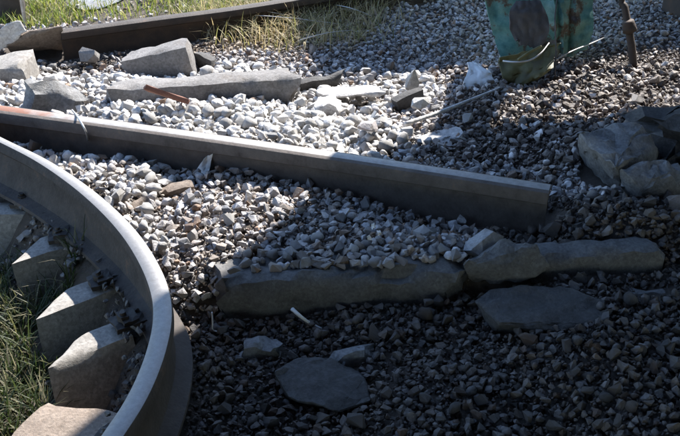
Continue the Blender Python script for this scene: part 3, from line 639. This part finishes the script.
jn = tube('rod_joint', [pt(630, 31, 4.05), pt(629.3, 27.5, 4.05), pt(628.6, 24, 4.06), pt(628, 21, 4.06)], .034, M['darkrust'], None, 8, .8); local(jn, wagon); jn.parent = rod
tag(rod, 'thin dark rusty rod hanging down to the sunlit ballast')

# axle box lying at the far right
bm = bmesh.new(); c = at(678, 25, 0)
bmesh.ops.create_cube(bm, size=1, matrix=Matrix.Translation((.13, .12, .14)) @ Matrix.Rotation(.2, 4, 'Z') @ Matrix.Diagonal((.30, .24, .28, 1)))
bmesh.ops.bevel(bm, geom=bm.edges[:], offset=.025, segments=2, affect='EDGES')
ab = thing('axle_box', c, 'dark brown iron box at the top right corner', 'axle box'); from_bm('housing', bm, M['darkrust'], ab)
bm = bmesh.new(); bmesh.ops.create_cone(bm, cap_ends=True, segments=20, radius1=.09, radius2=.08, depth=.05, matrix=Matrix.Translation((.16, -.02, .14)) @ Matrix.Rotation(R(90), 4, 'X')); from_bm('cover', bm, M['brownpaint'], ab, sharp=30)

# second wagon standing on the neighbouring track, out of the picture at the back; it throws the rear shadow
w2 = thing('unseen_wagon', (1.52, 6.62, 0), 'unseen brown freight wagon behind the wreck, throwing the rear shadow', 'wagon')
bx_, by_ = Vector((.966, .259, 0)), Vector((-.259, .966, 0))
def w2box(name, x0, x1, y0, y1, z0, z1, m):
    bm = bmesh.new(); bmesh.ops.create_cube(bm, size=1)
    for v in bm.verts:
        c = v.co.copy(); q_ = bx_ * (x0 + (c.x + .5) * (x1 - x0)) + by_ * (y0 + (c.y + .5) * (y1 - y0)); v.co = (q_.x, q_.y, z0 + (c.z + .5) * (z1 - z0))
    bmesh.ops.recalc_face_normals(bm, faces=bm.faces[:]); return from_bm(name, bm, M[m], w2)
w2box('unseen_wagon_body', -.1, 9, 0, 2.5, .35, 2.92, 'brownpaint')
for k in range(10): w2box('rib', .1 + k, .2 + k, -.06, -.003, .4, 2.9, 'brownpaint')
w2box('unseen_wagon_sill', -.1, 9, .1, 2.4, .2, .346, 'darkrust')
for k in (.8, 2.2, 6.5, 7.9):
    bm = bmesh.new(); bmesh.ops.create_cone(bm, cap_ends=True, segments=32, radius1=.42, radius2=.42, depth=.13, matrix=Matrix.Translation(bx_ * k + by_ * .6 + Vector((0, 0, .42))) @ Matrix.Rotation(math.atan2(.259, .966), 4, 'Z') @ Matrix.Rotation(R(90), 4, 'X')); from_bm('unseen_wagon_wheel', bm, M['darkrust'], w2, sharp=30)

# added leaning box behind the camera, unseen; blocks sky light over the foreground
sky_blocker = thing('unseen_wagon', (-2.6, -1.3, .45), 'added unseen wagon shape leaning over the camera, blocking sky light', 'wagon')
sky_blocker.rotation_euler = (R(-43), 0, 0)
def blocker_box(name, x0, x1, y0, y1, z0, z1, m):
    bm = bmesh.new(); bmesh.ops.create_cube(bm, size=1, matrix=Matrix.Translation(((x0 + x1) / 2, -(y0 + y1) / 2, (z0 + z1) / 2)) @ Matrix.Diagonal((x1 - x0, y1 - y0, z1 - z0, 1))); return from_bm(name, bm, M[m], sky_blocker)
blocker_box('unseen_wagon_body', 0, 11, 0, 2.6, 0, 4.1, 'darkbrown')
for k in range(12): blocker_box('rib', .1 + k * .95, .19 + k * .95, -.05, -.003, .05, 4.05, 'darkbrown')
blocker_box('blocker_underframe', .1, 10.9, .3, 2.3, -.3, -.003, 'darkrust')

# ------------------------------------------------------------------ small things
ws = crumple('white_sheet', [at(464, 92, .04), at(462, 82, .07), at(468, 70, .09), at(466, 62, .10)], [at(491, 90, .03), at(494, 82, .06), at(492, 74, .08), at(478, 63, .10)], None, 'whitesheet', 16, 16, .03, 2.2, (), None, .005)
tag(ws, 'crumpled dirty white sheet beside the torn flap', 'sheet')
tag(tube('thin_bar', smooth_line([at(405, 124, .10), at(440, 112, .09), at(470, 100, .09), at(500, 88, .10)], 12), .009, M['pale'], None, 6, .6), 'thin pale bar pointing from the ballast towards the torn flap', 'bar')
tag(tube('wire_loop', smooth_line([at(72, 110, .12), at(77, 116, .178), at(82, 124, .176), at(86, 132, .15), at(88, 141, .08)], 24), .0038, M['wire'], None, 6), 'thin bright wire hooked over the left part of the loose rail', 'wire')
ts = crumple('torn_tin', [at(196, 182, .02), at(197, 170, .05), at(204, 158, .09)], [at(207, 180, .03), at(210, 168, .06), at(213, 153, .11)], None, 'whitesheet', 8, 10, .012, 7.7, (), None, .003); tag(ts, 'torn grey tin scrap standing against the loose rail', 'scrap')
tag(tube('stick', smooth_line([at(292, 309, .01), at(300, 316, .0), at(310, 323, -.03), at(322, 329, -.045)], 10), .006, M['whitesheet'], None, 6, .5), 'thin light stick in the shade below the half buried sleeper', 'stick')
tag(tube('wire_scrap', smooth_line([at(212, 312, .01), at(212.5, 322, -.01), at(213, 330, -.03), at(219, 332, -.035)], 12), .0025, M['wire'], None, 5), 'short bent wire in the shade right of the curved rail', 'wire')
for k, (u0, v0, u1, v1) in enumerate(((230, 8, 300, 18), (225, 14, 340, 24), (330, 4, 372, 16), (300, 40, 352, 30))):
    tag(tube('dry_stalk', smooth_line([at(u0, v0, .06), at((u0 + u1) / 2, (v0 + v1) / 2 - 2, .11), at(u1, v1, .05)], 10), .003, M['pale'], None, 5, .4), ['dry stalk bent over the back rail', 'long dry stalk below the first one', 'dry stalk furthest right in the rear shadow', 'dry stalk lowest on the dry grass patch'][k], 'stalk', 'dry stalks')
# paper shreds on the shaded ballast
for k, (u, v) in enumerate(((372, 229), (368, 241), (378, 236))):
    p = at(u, v, .10); sc_ = crumple('paper_scrap', [p, p + Vector((-.004, .005, .014))], [p + Vector((.012, .003, .004)), p + Vector((.006, .006, .017))], None, 'whitesheet', 4, 4, .006, 3 + k, (), None, .0015)
    tag(sc_, ['uppermost white scrap on the shaded ballast', 'lowest white scrap on the shaded ballast', 'white scrap right of the other two on the shaded ballast'][k], 'scrap', 'white scraps on the ballast')
# post and pole at the top left
p = at(16, 24, 0); post = thing('wooden_post', p, 'dark thick post at the top left corner', 'post')
bm = rough_box(Matrix.Translation((-.065, -.05, 1.3)) @ Matrix.Rotation(.1, 4, 'Z'), .12, .12, 1.32, rough=.004, chip=.008, seed=51); from_bm('shaft', bm, M['wood'], post, sharp=40)
bm = rough_box(Matrix.Translation((-.075, -.06, 1.335)) @ Matrix.Rotation(.1, 4, 'Z'), .14, .14, .03, rough=.002, chip=.004, seed=52); from_bm('cap', bm, M['wood'], post, sharp=40)
tag(tube('thin_pole', [at(27, 34, 0), at(27, 34, 0) + Vector((.004, .01, .4)), at(27, 34, 0) + Vector((.0, .02, .9))], .009, M['pale'], None, 8), 'thin pale pole beside the dark post', 'pole')
